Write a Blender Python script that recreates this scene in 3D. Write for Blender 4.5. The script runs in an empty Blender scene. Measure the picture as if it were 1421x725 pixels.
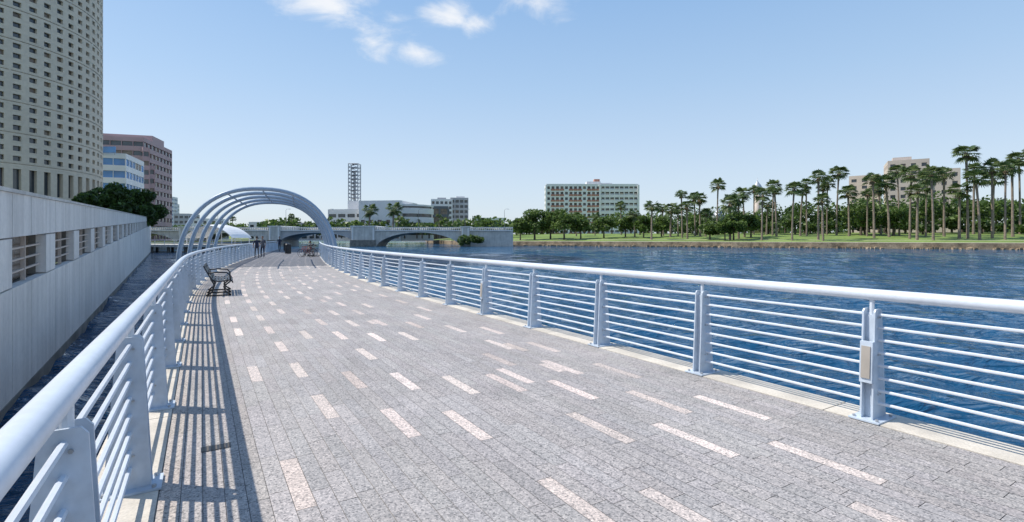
import bpy, math, random
import numpy as np
from mathutils import Vector, Matrix
random.seed(7); rng=np.random.default_rng(7)
F=700.0; CX=710.5; HY=330.0; EYE=1.62
def K(px): return (px-CX)/F
def Z(py,d): return EYE+(HY-py)/F*d
WZ=-1.5
# ------------------------------------------------------------ materials
def nn(nt,t,**kw):
    n=nt.nodes.new(t)
    for k,v in kw.items(): setattr(n,k,v)
    return n
def mat(name,col,rough=0.6,metal=0.0,nscale=3.0,namt=0.15,bump=0.0,bscale=30.0,spec=0.5,fine=0.0,fscale=60,trans=0.0,streak=0.0):
    m=bpy.data.materials.new(name); m.use_nodes=True; nt=m.node_tree
    b=nt.nodes['Principled BSDF']; b.inputs['Roughness'].default_value=rough; b.inputs['Metallic'].default_value=metal
    b.inputs['Specular IOR Level'].default_value=spec
    tc=nn(nt,'ShaderNodeTexCoord')
    n=nn(nt,'ShaderNodeTexNoise'); n.inputs['Scale'].default_value=nscale; n.inputs['Detail'].default_value=5
    nt.links.new(tc.outputs['Object'],n.inputs['Vector'])
    mr=nn(nt,'ShaderNodeMapRange'); mr.inputs['From Min'].default_value=0.3; mr.inputs['From Max'].default_value=0.7
    mr.inputs['To Min'].default_value=1-namt; mr.inputs['To Max'].default_value=1+namt
    nt.links.new(n.outputs['Fac'],mr.inputs['Value'])
    vm=nn(nt,'ShaderNodeVectorMath',operation='SCALE'); vm.inputs[0].default_value=col[:3]
    nt.links.new(mr.outputs[0],vm.inputs['Scale'])
    out=vm.outputs[0]
    def mul(out,vec,sc,lo,hi,a,b_):
        n2=nn(nt,'ShaderNodeTexNoise'); n2.inputs['Scale'].default_value=sc; n2.inputs['Detail'].default_value=4
        nt.links.new(vec,n2.inputs['Vector'])
        m2=nn(nt,'ShaderNodeMapRange'); m2.inputs['From Min'].default_value=a; m2.inputs['From Max'].default_value=b_
        m2.inputs['To Min'].default_value=lo; m2.inputs['To Max'].default_value=hi
        nt.links.new(n2.outputs['Fac'],m2.inputs['Value'])
        v2=nn(nt,'ShaderNodeVectorMath',operation='SCALE'); nt.links.new(out,v2.inputs[0]); nt.links.new(m2.outputs[0],v2.inputs['Scale']); return v2.outputs[0]
    if fine>0: out=mul(out,tc.outputs['Object'],fscale,1-fine,1+fine,.3,.7)
    if streak>0:
        mp=nn(nt,'ShaderNodeMapping'); mp.inputs['Scale'].default_value=(1,1,.07); nt.links.new(tc.outputs['Object'],mp.inputs[0])
        out=mul(out,mp.outputs[0],3.0,1-streak,1.04,.35,.6)
    nt.links.new(out,b.inputs['Base Color'])
    if bump>0:
        n3=nn(nt,'ShaderNodeTexNoise'); n3.inputs['Scale'].default_value=bscale; n3.inputs['Detail'].default_value=4
        nt.links.new(tc.outputs['Object'],n3.inputs['Vector'])
        bp=nn(nt,'ShaderNodeBump'); bp.inputs['Strength'].default_value=bump; bp.inputs['Distance'].default_value=0.02
        nt.links.new(n3.outputs['Fac'],bp.inputs['Height']); nt.links.new(bp.outputs[0],b.inputs['Normal'])
    if trans>0:
        tr=nn(nt,'ShaderNodeBsdfTranslucent'); nt.links.new(out,tr.inputs[0]); mx=nn(nt,'ShaderNodeMixShader'); mx.inputs[0].default_value=trans
        nt.links.new(b.outputs[0],mx.inputs[1]); nt.links.new(tr.outputs[0],mx.inputs[2]); nt.links.new(mx.outputs[0],nt.nodes['Material Output'].inputs[0])
    return m
def granite():
    m=bpy.data.materials.new('granite_paver'); m.use_nodes=True; nt=m.node_tree; b=nt.nodes['Principled BSDF']
    b.inputs['Roughness'].default_value=0.75
    at=nn(nt,'ShaderNodeAttribute',attribute_name='tint')
    tc=nn(nt,'ShaderNodeTexCoord')
    vo=nn(nt,'ShaderNodeTexVoronoi'); vo.inputs['Scale'].default_value=95
    nt.links.new(tc.outputs['Object'],vo.inputs['Vector'])
    sep=nn(nt,'ShaderNodeSeparateColor'); nt.links.new(vo.outputs['Color'],sep.inputs[0])
    r=nn(nt,'ShaderNodeValToRGB'); e=r.color_ramp.elements
    e[0].position=0.0; e[0].color=(0.42,0.42,0.43,1); e[1].position=1; e[1].color=(1.45,1.40,1.36,1)
    x=r.color_ramp.elements.new(0.25); x.color=(0.84,0.84,0.84,1)
    x=r.color_ramp.elements.new(0.75); x.color=(1.12,1.09,1.07,1)
    nt.links.new(sep.outputs[0],r.inputs[0])
    mu=nn(nt,'ShaderNodeMix',data_type='RGBA',blend_type='MULTIPLY'); mu.inputs[0].default_value=1
    nt.links.new(at.outputs['Color'],mu.inputs[6]); nt.links.new(r.outputs[0],mu.inputs[7])
    n=nn(nt,'ShaderNodeTexNoise'); n.inputs['Scale'].default_value=0.8; n.inputs['Detail'].default_value=7; n.inputs['Roughness'].default_value=0.7
    nt.links.new(tc.outputs['Object'],n.inputs['Vector'])
    mr=nn(nt,'ShaderNodeMapRange'); mr.inputs['From Min'].default_value=0.3; mr.inputs['From Max'].default_value=0.65
    mr.inputs['To Min'].default_value=0.83; mr.inputs['To Max'].default_value=1.06
    nt.links.new(n.outputs['Fac'],mr.inputs['Value'])
    v2=nn(nt,'ShaderNodeTexVoronoi'); v2.inputs['Scale'].default_value=1.3; nt.links.new(tc.outputs['Object'],v2.inputs['Vector'])
    m3=nn(nt,'ShaderNodeMapRange'); m3.inputs['From Min'].default_value=0.02; m3.inputs['From Max'].default_value=0.05
    m3.inputs['To Min'].default_value=0.72; m3.inputs['To Max'].default_value=1.0; nt.links.new(v2.outputs['Distance'],m3.inputs['Value'])
    mm=nn(nt,'ShaderNodeMath',operation='MULTIPLY'); nt.links.new(mr.outputs[0],mm.inputs[0]); nt.links.new(m3.outputs[0],mm.inputs[1])
    sc=nn(nt,'ShaderNodeVectorMath',operation='SCALE'); nt.links.new(mu.outputs[2],sc.inputs[0]); nt.links.new(mm.outputs[0],sc.inputs['Scale'])
    nt.links.new(sc.outputs[0],b.inputs['Base Color'])
    bp=nn(nt,'ShaderNodeBump'); bp.inputs['Strength'].default_value=0.25; bp.inputs['Distance'].default_value=0.004
    nt.links.new(sep.outputs[1],bp.inputs['Height']); nt.links.new(bp.outputs[0],b.inputs['Normal'])
    return m
def water_mat():
    m=bpy.data.materials.new('river_water'); m.use_nodes=True; nt=m.node_tree; b=nt.nodes['Principled BSDF']
    b.inputs['Roughness'].default_value=0.05; b.inputs['IOR'].default_value=1.33; b.inputs['Specular IOR Level'].default_value=.40
    tc=nn(nt,'ShaderNodeTexCoord'); mp=nn(nt,'ShaderNodeMapping'); mp.inputs['Scale'].default_value=(0.6,1.5,1); mp.inputs['Rotation'].default_value=(0,0,0.35)
    nt.links.new(tc.outputs['Object'],mp.inputs[0])
    n1=nn(nt,'ShaderNodeTexNoise'); n1.inputs['Scale'].default_value=2.0; n1.inputs['Detail'].default_value=4; n1.inputs['Roughness'].default_value=0.5; n1.inputs['Distortion'].default_value=0.8
    nt.links.new(mp.outputs[0],n1.inputs['Vector'])
    bp=nn(nt,'ShaderNodeBump'); bp.inputs['Strength'].default_value=1.0; bp.inputs['Distance'].default_value=0.35
    nt.links.new(n1.outputs['Fac'],bp.inputs['Height']); nt.links.new(bp.outputs[0],b.inputs['Normal'])
    n2=nn(nt,'ShaderNodeTexNoise'); n2.inputs['Scale'].default_value=0.05; n2.inputs['Detail'].default_value=3
    nt.links.new(mp.outputs[0],n2.inputs['Vector'])
    mx=nn(nt,'ShaderNodeMix',data_type='RGBA'); mx.inputs[6].default_value=(0.006,0.048,0.11,1); mx.inputs[7].default_value=(0.012,0.085,0.18,1)
    nt.links.new(n2.outputs['Fac'],mx.inputs[0]); nt.links.new(mx.outputs[2],b.inputs['Base Color'])
    return m
def leafmat(name,col):
    return mat(name,col,0.5,nscale=0.6,namt=0.25,trans=.4)
M=dict(
 granite=granite(), joint=mat('paver_joint',(0.20,0.188,0.175),0.9),
 curb=mat('limestone_curb',(0.58,0.53,0.45),0.8,nscale=2,namt=.2,fine=.12,bump=.2),
 concrete=mat('concrete',(0.58,0.56,0.52),0.85,nscale=.6,namt=.15,fine=.06,fscale=12,streak=.15),
 dconc=mat('weathered_concrete',(0.20,0.19,0.17),0.9,nscale=1.2,namt=.35),
 panel=mat('wall_panel_concrete',(0.72,0.69,0.65),0.75,nscale=.5,namt=.10,fine=.05,fscale=9,bump=.12,bscale=25,streak=.12),
 paint=mat('blue_grey_paint',(0.64,0.69,0.75),0.32,nscale=4,namt=.05,fine=.04,fscale=25),
 paint2=mat('blue_grey_post_paint',(0.50,0.57,0.65),0.4,nscale=5,namt=.10,fine=.06,fscale=22,streak=.12),
 hoop=mat('hoop_blue_paint',(0.30,0.38,0.47),0.4,nscale=2,namt=.08),
 black=mat('black_metal',(0.02,0.02,0.022),0.4), grate=mat('cast_iron',(0.10,0.085,0.07),0.6),
 steel=mat('galvanised_steel',(0.40,0.42,0.44),0.45,metal=.4),
 darksteel=mat('dark_steel',(0.13,0.14,0.15),0.6),
 lens=mat('light_lens',(0.42,0.38,0.33),0.4),
 stone=mat('tower_limestone',(0.76,0.63,0.47),0.8,nscale=.15,namt=.06,fine=.07,fscale=2),
 glass=mat('dark_glass',(0.05,0.06,0.07),0.12,nscale=.3,namt=.5,spec=.8),
 bglass=mat('blue_glass',(0.06,0.22,0.48),0.15,nscale=.2,namt=.3,spec=.8),
 brownglass=mat('brown_glass',(0.20,0.15,0.11),0.2,nscale=.7,namt=.45),
 hglass=mat('hotel_window_glass',(0.13,0.115,0.11),0.4,nscale=.3,namt=.4),
 pinkstone=mat('pink_brown_granite',(0.46,0.31,0.31),0.6,nscale=.2,namt=.1),
 white=mat('white_render',(0.80,0.78,0.75),0.7,nscale=.2,namt=.06),
 grey=mat('grey_render',(0.45,0.45,0.46),0.7,nscale=.2,namt=.1),
 brick=mat('red_brown_panel',(0.46,0.22,0.16),0.8,nscale=.3,namt=.15),
 tan=mat('tan_render',(0.58,0.49,0.42),0.8,nscale=.2,namt=.1),
 fabric=mat('white_roof_membrane',(0.8,0.8,0.79),0.6,nscale=.8,namt=.05),
 grass=mat('lawn_grass',(0.155,0.225,0.045),0.9,nscale=.08,namt=.3,fine=.25,fscale=1.2),
 ground=mat('ground_soil',(0.10,0.13,0.05),0.95,nscale=.02,namt=.3),
 seawall=mat('seawall_stone',(0.30,0.23,0.15),0.9,nscale=.5,namt=.5,fine=.3,fscale=4),
 path=mat('park_path',(0.50,0.46,0.38),0.9),
 trunk=mat('palm_trunk',(0.24,0.19,0.15),0.9,nscale=1.5,namt=.3),
 bark=mat('tree_bark',(0.11,0.085,0.065),0.9,nscale=1.5,namt=.3),
 dead=mat('dead_frond',(0.20,0.15,0.09),0.9),
 l1=leafmat('leaf_dark',(0.04,0.075,0.018)), l2=leafmat('leaf_mid',(0.085,0.145,0.03)), l3=leafmat('leaf_light',(0.17,0.25,0.06)),
 pl=leafmat('palm_leaf',(0.07,0.12,0.035)), pl2=leafmat('palm_leaf_light',(0.17,0.22,0.08)),
 skin=mat('skin',(0.38,0.22,0.15),0.55), hair=mat('hair',(0.02,0.014,0.01),0.7), red=mat('red_cloth',(0.22,0.04,0.04),0.8),
 navy=mat('navy_cloth',(0.02,0.025,0.05),0.8), greycloth=mat('grey_cloth',(0.10,0.10,0.11),0.8), shoe=mat('shoe',(0.03,0.03,0.03),0.6),
 water=water_mat(), eye=mat('eye_white',(0.7,0.7,0.7),0.3))
# ------------------------------------------------------------ mesh builder
class MB:
    def __init__(s): s.v=[]; s.f=[]; s.m=[]; s.mats=[]; s.n=0; s.c=None
    def mi(s,m):
        m=M[m]
        if m not in s.mats: s.mats.append(m)
        return s.mats.index(m)
    def add(s,vs,fs,m):
        i=s.mi(m); b=s.n
        s.v.extend([tuple(v) for v in vs]); s.n+=len(vs)
        s.f.extend([tuple(b+k for k in f) for f in fs]); s.m.extend([i]*len(fs))
    def quad(s,a,b,c,d,m): s.add([a,b,c,d],[(0,1,2,3)],m)
    def hexa(s,p,m): # p: 4 bottom,4 top
        s.add(p,[(3,2,1,0),(4,5,6,7),(0,1,5,4),(1,2,6,5),(2,3,7,6),(3,0,4,7)],m)
    def box(s,c,size,m,rz=0.0):
        hx,hy,hz=[q/2 for q in size]; ca,sa=math.cos(rz),math.sin(rz); P=[]
        for z in (-hz,hz):
            for x,y in ((-hx,-hy),(hx,-hy),(hx,hy),(-hx,hy)):
                P.append((c[0]+x*ca-y*sa,c[1]+x*sa+y*ca,c[2]+z))
        s.hexa(P,m)
    def tube(s,pts,r,m,n=8,cap=True):
        pts=[Vector(p) for p in pts]; rs=r if isinstance(r,(list,tuple)) else [r]*len(pts)
        vs=[];fs=[]; prev=None
        for i,p in enumerate(pts):
            t=(pts[min(i+1,len(pts)-1)]-pts[max(i-1,0)]).normalized()
            if prev is None:
                up=Vector((0,0,1)) if abs(t.z)<0.95 else Vector((1,0,0))
                a=t.cross(up).normalized()
            else: a=(prev-t*prev.dot(t)).normalized()
            prev=a; b=t.cross(a)
            for k in range(n):
                an=2*math.pi*k/n; vs.append(p+(a*math.cos(an)+b*math.sin(an))*rs[i])
        for i in range(len(pts)-1):
            for k in range(n):
                k2=(k+1)%n; fs.append((i*n+k,i*n+k2,(i+1)*n+k2,(i+1)*n+k))
        if cap: fs.append(tuple(range(n))[::-1]); fs.append(tuple((len(pts)-1)*n+k for k in range(n)))
        s.add(vs,fs,m)
    def leaves(s,c,rad,n,size,mats=('l1','l2','l3'),w=(.35,.4,.25),shell=0.5):
        d=rng.normal(size=(n,3)); d/=np.linalg.norm(d,axis=1)[:,None]
        r=shell+(1-shell)*rng.random(n)**0.6
        p=np.array(c)+d*r[:,None]*np.array(rad)
        a=rng.normal(size=(n,3)); a/=np.linalg.norm(a,axis=1)[:,None]
        b=np.cross(a,rng.normal(size=(n,3))); b/=np.linalg.norm(b,axis=1)[:,None]
        sz=size*(0.5+rng.random(n))[:,None]
        idx=[s.mi(k) for k in mats]
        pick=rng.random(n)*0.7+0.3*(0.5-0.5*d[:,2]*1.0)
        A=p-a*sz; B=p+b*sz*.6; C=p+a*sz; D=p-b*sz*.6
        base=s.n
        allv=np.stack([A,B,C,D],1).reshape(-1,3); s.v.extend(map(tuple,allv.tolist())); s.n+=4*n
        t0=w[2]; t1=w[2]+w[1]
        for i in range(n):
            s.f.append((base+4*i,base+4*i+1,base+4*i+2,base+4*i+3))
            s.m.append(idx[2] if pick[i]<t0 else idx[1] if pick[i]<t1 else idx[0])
    def mesh(s,name,smooth=False):
        me=bpy.data.meshes.new(name); me.from_pydata(s.v,[],s.f)
        for m in s.mats: me.materials.append(m)
        me.polygons.foreach_set('material_index',s.m)
        if smooth: me.polygons.foreach_set('use_smooth',[True]*len(s.f))
        me.update(); return me
    def obj(s,name,smooth=False,parent=None):
        o=bpy.data.objects.new(name,s.mesh(name,smooth)); bpy.context.scene.collection.objects.link(o)
        if parent: o.parent=parent
        return o
def autosmooth(o,ang=40):
    me=o.data
    me.polygons.foreach_set('use_smooth',[True]*len(me.polygons))
    try: me.set_sharp_from_angle(angle=math.radians(ang))
    except Exception: pass
def empty(name,loc=(0,0,0),rz=0):
    e=bpy.data.objects.new(name,None); bpy.context.scene.collection.objects.link(e); e.location=loc; e.rotation_euler=(0,0,rz); return e
# ------------------------------------------------------------ walkway path
DS=0.1; S0=-8.0; SEND=82
def head(s): return math.radians(np.interp(s,[13,22,36,60],[31.6,27.0,22.5,21.0]))
U=np.array([-math.sin(head(0)),math.cos(head(0))]); N=np.array([U[1],-U[0]])
ss=np.arange(S0,SEND+DS,DS); pts=[]; p=N*2.365+U*S0
for s_ in ss:
    pts.append(p.copy()); h=head(s_+DS/2); p=p+DS*np.array([-math.sin(h),math.cos(h)])
pts=np.array(pts)
def W(s,t,z=0.0):
    x=np.interp(s,ss,pts[:,0]); y=np.interp(s,ss,pts[:,1]); h=head(s)
    return (x+t*math.cos(h),y+t*math.sin(h),z)
HW=2.755
mb=MB(); st=np.arange(S0,SEND,1.0)
for a,b in zip(st[:-1],st[1:]):
    for (t0,t1,z0,z1,m) in ((-2.98,2.98,-0.45,-0.006,'joint'),):
        P=[W(a,t0,z0),W(a,t1,z0),W(b,t1,z0),W(b,t0,z0),W(a,t0,z1),W(a,t1,z1),W(b,t1,z1),W(b,t0,z1)]
        mb.quad(P[4],P[5],P[6],P[7],m); mb.quad(P[3],P[2],P[1],P[0],'concrete')
        mb.quad(P[0],P[4],P[7],P[3],'concrete'); mb.quad(P[5],P[1],P[2],P[6],'concrete')
for s_ in np.arange(S0+1,SEND,7.2):
    for t in (-2.3,2.3):
        x,y,_=W(s_,t); mb.tube([(x,y,-4),(x,y,-.44)],.3,'dconc',12)
mb.obj('walkway_deck')
mb=MB()
for side in (-1,1):
    s_=S0
    while s_<SEND-1.6:
        a,b=s_+.006,s_+1.5-.006; t0,t1=sorted((side*2.60,side*3.02)); k=3
        for i in range(k):
            aa=a+(b-a)*i/k; bb=a+(b-a)*(i+1)/k
            P=[W(aa,t0,-.03),W(aa,t1,-.03),W(bb,t1,-.03),W(bb,t0,-.03),W(aa,t0,.006),W(aa,t1,.006),W(bb,t1,.006),W(bb,t0,.006)]
            mb.hexa(P,'curb')
        s_+=1.5
mb.obj('stone_curb')
# pavers
mb=MB(); tint=[]
RWD=0.118; t_start=-2.595; nrow=int(round(5.19/RWD))
for r in range(nrow):
    ta=t_start+r*RWD; tb=min(ta+RWD,2.597)
    accrow=(r%4==2) and 4<r<nrow-3
    if accrow: s_=S0-((S0+ta*.95)%1.56)+random.uniform(-.3,.3)
    else: s_=S0+random.uniform(0,.6)
    k=0
    while s_<SEND-1:
        L=.78 if accrow else .6*random.choice((1,1,1,.75,1.2))
        acc=accrow and k%2==0 and random.random()<.78
        if not accrow and 4<r<nrow-3 and random.random()<.012: acc=True
        a=s_+.0022; b=s_+L-.0022
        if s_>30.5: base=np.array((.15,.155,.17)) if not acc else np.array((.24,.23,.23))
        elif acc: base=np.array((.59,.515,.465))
        elif r<1: base=np.array((.44,.395,.35))
        elif r<5: base=np.array((.36,.335,.312))
        else: base=np.array((.365,.347,.334))
        j=random.gauss(1,.04 if not acc else .09); base=base*j*np.array((1+random.uniform(-.015,.02),1,1+random.uniform(-.015,.015)))
        nsub=2
        for i in range(nsub):
            aa=a+(b-a)*i/nsub; bb=a+(b-a)*(i+1)/nsub
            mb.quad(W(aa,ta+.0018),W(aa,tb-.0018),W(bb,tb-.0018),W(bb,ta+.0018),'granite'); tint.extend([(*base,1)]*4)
        s_+=L; k+=1
o=mb.obj('granite_paving')
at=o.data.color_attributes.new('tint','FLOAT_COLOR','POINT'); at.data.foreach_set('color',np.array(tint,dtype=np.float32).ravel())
# ------------------------------------------------------------ railings
def railing(side,s_first,s_begin,s_finish):
    mb=MB(); t=side*HW; rs=np.arange(s_begin,s_finish+.3,.45)
    mb.tube([W(q,t,1.11) for q in rs],.05,'paint',16)
    for k in range(8):
        z=.15+k*.112
        mb.tube([W(q,t-side*.0,z) for q in rs],.0135,'paint',7)
    q=s_first; i=0
    while q>s_begin+1.8: q-=1.8
    while q<s_finish:
        far=q>30
        for e in (-.045,.045):
            prof=[(-.135,.015),(.115,.015),(.065,.96),(.045,.985),(-.045,.985),(-.065,.96)]
            vs=[];th=.007
            for de in (-th,th):
                for (a,z) in prof: vs.append(W(q+e+de,t+side*a*-1,z))
            n=len(prof); fs=[tuple(range(n)),tuple(range(n,2*n))[::-1]]+[(k2,n+k2,n+(k2+1)%n,(k2+1)%n) for k2 in range(n)]
            mb.add(vs,fs,'paint2')
        P=[W(q-.037,t-.05,.016),W(q+.037,t-.05,.016),W(q+.037,t+.05,.016),W(q-.037,t+.05,.016),W(q-.037,t-.03,.93),W(q+.037,t-.03,.93),W(q+.037,t+.03,.93),W(q-.037,t+.03,.93)]
        mb.hexa(P,'paint2')
        P=[W(q-.12,t-.17,.007),W(q+.12,t-.17,.007),W(q+.12,t+.17,.007),W(q-.12,t+.17,.007),W(q-.12,t-.17,.02),W(q+.12,t-.17,.02),W(q+.12,t+.17,.02),W(q-.12,t+.17,.02)]
        mb.hexa(P,'paint2')
        if not far:
            for a in (-.09,.09):
                for b in (-.13,.13):
                    mb.tube([W(q+a,t+b,.02),W(q+a,t+b,.038)],.013,'steel',6)
            for z in (.2,.55,.88):
                for b in (-.02,.02):
                    mb.tube([W(q-.06,t+b,z+.03),W(q+.06,t+b,z+.03)],.008,'steel',6)
        mb.tube([W(q,t,.92),W(q,t,1.075)],.02,'paint',8)
        if i%4==0 and side>0:
            P=[W(q-.05,t-side*.128,.34),W(q+.05,t-side*.128,.34),W(q+.05,t-side*.075,.34),W(q-.05,t-side*.075,.34),
               W(q-.05,t-side*.108,.70),W(q+.05,t-side*.108,.70),W(q+.05,t-side*.07,.70),W(q-.05,t-side*.07,.70)]
            mb.hexa(P,'paint2')
            P=[W(q-.035,t-side*.136,.38),W(q+.035,t-side*.136,.38),W(q+.035,t-side*.11,.38),W(q-.035,t-side*.11,.38),
               W(q-.035,t-side*.118,.66),W(q+.035,t-side*.118,.66),W(q+.035,t-side*.10,.66),W(q-.035,t-side*.10,.66)]
            mb.hexa(P,'lens')
        q+=1.8; i+=1
    o=mb.obj('metal_railing'); autosmooth(o,35)
railing(-1,2.25,-7,80); railing(1,2.16-1.8,-5.1,80)
mb=MB()
for i in range(7):
    a0=-2.36+i*.028
    mb.hexa([W(4.46,a0,.001),W(4.46,a0+.013,.001),W(4.56,a0+.013,.001),W(4.56,a0,.001),W(4.46,a0,.006),W(4.46,a0+.013,.006),W(4.56,a0+.013,.006),W(4.56,a0,.006)],'grate')
mb.quad(W(4.455,-2.37,.003),W(4.455,-2.17,.003),W(4.565,-2.17,.003),W(4.565,-2.37,.003),'black')
mb.obj('drain_grate')
# ------------------------------------------------------------ arch hoops
mb=MB()
tR,tL=3.05,-4.65; nh=5; HS=2.9
def hoop_pt(s,a):
    tc=(tR+tL)/2; hw=(tR-tL)/2
    c=math.cos(a); sn=math.sin(a)
    return W(s,tc+hw*math.copysign(abs(c)**.85,c),-.3+4.55*abs(sn)**.85)
for i in range(nh):
    s_=30.2+i*HS
    mb.tube([hoop_pt(s_,math.pi*k/36) for k in range(37)],.11,'hoop',10)
    for t in (tR,tL):
        P=[W(s_-.15,t-.25,-.55),W(s_+.15,t-.25,-.55),W(s_+.15,t+.25,-.55),W(s_-.15,t+.25,-.55),W(s_-.15,t-.25,-.25),W(s_+.15,t-.25,-.25),W(s_+.15,t+.25,-.25),W(s_-.15,t+.25,-.25)]
        mb.hexa(P,'hoop')
        if t<0:
            x,y,_=W(s_,t); mb.tube([(x,y,-4),(x,y,-.5)],.22,'dconc',10)
            P=[W(s_-.1,t,-.5),W(s_+.1,t,-.5),W(s_+.1,-2.9,-.5),W(s_-.1,-2.9,-.5),W(s_-.1,t,-.3),W(s_+.1,t,-.3),W(s_+.1,-2.9,-.3),W(s_-.1,-2.9,-.3)]
            mb.hexa(P,'hoop')
for a in (70,90,112):
    mb.tube([hoop_pt(30.2+j*HS/4,math.radians(a)) for j in range(int((nh-1)*4)+1)],.04,'hoop',8)
o=mb.obj('arched_pergola',True)
# ------------------------------------------------------------ bench
def bench(loc,rz):
    e=empty('park_bench',loc,rz)
    prof=[(-.36,.86),(-.33,.78),(-.27,.66),(-.22,.56),(-.17,.48),(-.10,.435),(-.02,.42),(.06,.42),(.14,.43),(.21,.445),(.27,.445),(.32,.42),(.34,.37)]
    m=MB()
    for i in range(len(prof)-1):
        (x0,z0),(x1,z1)=prof[i],prof[i+1]; dx,dz=x1-x0,z1-z0
        xa,za,xb,zb=x0+dx*.15,z0+dz*.15,x1-dx*.15,z1-dz*.15; L=math.hypot(dx,dz); nx,nz=-dz/L*.006,dx/L*.006
        m.hexa([(xa-nx,-.9,za-nz),(xb-nx,-.9,zb-nz),(xb-nx,.9,zb-nz),(xa-nx,.9,za-nz),(xa+nx,-.9,za+nz),(xb+nx,-.9,zb+nz),(xb+nx,.9,zb+nz),(xa+nx,.9,za+nz)],'black')
    m.obj('slats',parent=e)
    m=MB()
    for y in (-.9,0,.9):
        m.tube([(x,y,z-.012) for x,z in prof],.018,'black',8)
        m.tube([(-.20,y,.5),(-.10,y,.30),(-.16,y,.12),(-.30,y,.02)],.022,'black',8)
        m.tube([(.30,y,.42),(.12,y,.26),(.16,y,.12),(.30,y,.02)],.022,'black',8)
        m.tube([(-.30,y,.02),(.30,y,.02)],.018,'black',8)
        if y: m.tube([(-.27,y,.64),(-.05,y,.66),(.2,y,.64),(.28,y,.55),(.28,y,.44)],.02,'black',8)
    o=m.obj('frame',True,parent=e)
    return e
x,y,_=W(17.0,-2.0); bench((x,y,.0),head(17.0))
x,y,_=W(48,1.9); bench((x,y,0),head(48)+math.pi)
# ------------------------------------------------------------ trash bin
def bin_(loc):
    m=MB(); 
    for k in range(20):
        a=2*math.pi*k/20; m.box((.28*math.cos(a),.28*math.sin(a),.47),(.012,.06,.8),'black',a)
    m.tube([(0,0,.05),(0,0,.85)],.25,'darksteel',16); 
    for z in (.06,.88): 
        m.tube([(.29*math.cos(a),.29*math.sin(a),z) for a in np.linspace(0,2*math.pi,21)],.018,'black',6)
    m.tube([(0,0,.95),(0,0,1.0),(0,0,1.05)],[.30,.26,.10],'black',16)
    for k in range(4):
        a=math.pi/2*k; m.tube([(.24*math.cos(a),.24*math.sin(a),.85),(.24*math.cos(a),.24*math.sin(a),.96)],.015,'black',6)
    o=m.obj('trash_bin'); o.location=loc
for s_,t in ((54,-.2),(66,-1.0)):
    x,y,_=W(s_,t); bin_((x,y,0))
# ------------------------------------------------------------ bicycles
def bicycle(loc,rz,frame='red'):
    e=empty('bicycle',loc,rz)
    for nm,y in (('front_wheel',.52),('rear_wheel',-.52)):
        m=MB(); m.tube([(0,y+.33*math.cos(a),.345+.33*math.sin(a)) for a in np.linspace(0,2*math.pi,29)],.017,'black',6)
        for k in range(12):
            a=2*math.pi*k/12; m.tube([(0,y,.345),(0,y+.32*math.cos(a),.345+.32*math.sin(a))],.002,'steel',3)
        m.tube([(-.04,y,.345),(.04,y,.345)],.025,'steel',8); m.obj(nm,True,e)
    m=MB(); hb=(0,.34,.92); bb=(0,-.08,.29); st=(0,-.22,.82); ht=(0,.38,.78)
    for a,b,r in ((bb,ht,.018),(st,(0,.35,.86),.015),(bb,st,.016),(bb,(0,-.52,.345),.01),(st,(0,-.52,.345),.009),(hb,(0,.52,.345),.014)):
        m.tube([a,b],r,frame,8)
    m.obj('frame',True,e)
    m=MB(); m.tube([hb,(0,.32,1.02)],.012,'steel'); m.tube([(-.3,.22,1.03),(-.15,.34,1.04),(.15,.34,1.04),(.3,.22,1.03)],.013,'black')
    m.tube([st,(0,-.25,.95)],.012,'steel'); m.tube([(0,-.4,.965),(0,-.28,.97),(0,-.12,.955)],[.07,.055,.02],'black')
    m.tube([(.05,-.08,.29),(.06,.07,.22),(.14,.07,.22)],.009,'steel'); m.tube([(-.05,-.08,.29),(-.06,-.23,.36),(-.14,-.23,.36)],.009,'steel')
    m.obj('handlebar_saddle_and_pedals',True,e)
for s_,t,r in ((45.0,1.5,1.2),(45.9,1.7,1.35),(46.6,2.0,1.3),(51,2.0,.7)):
    x,y,_=W(s_,t); bicycle((x,y,0),r,'red' if s_<46.2 else 'darksteel')
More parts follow.
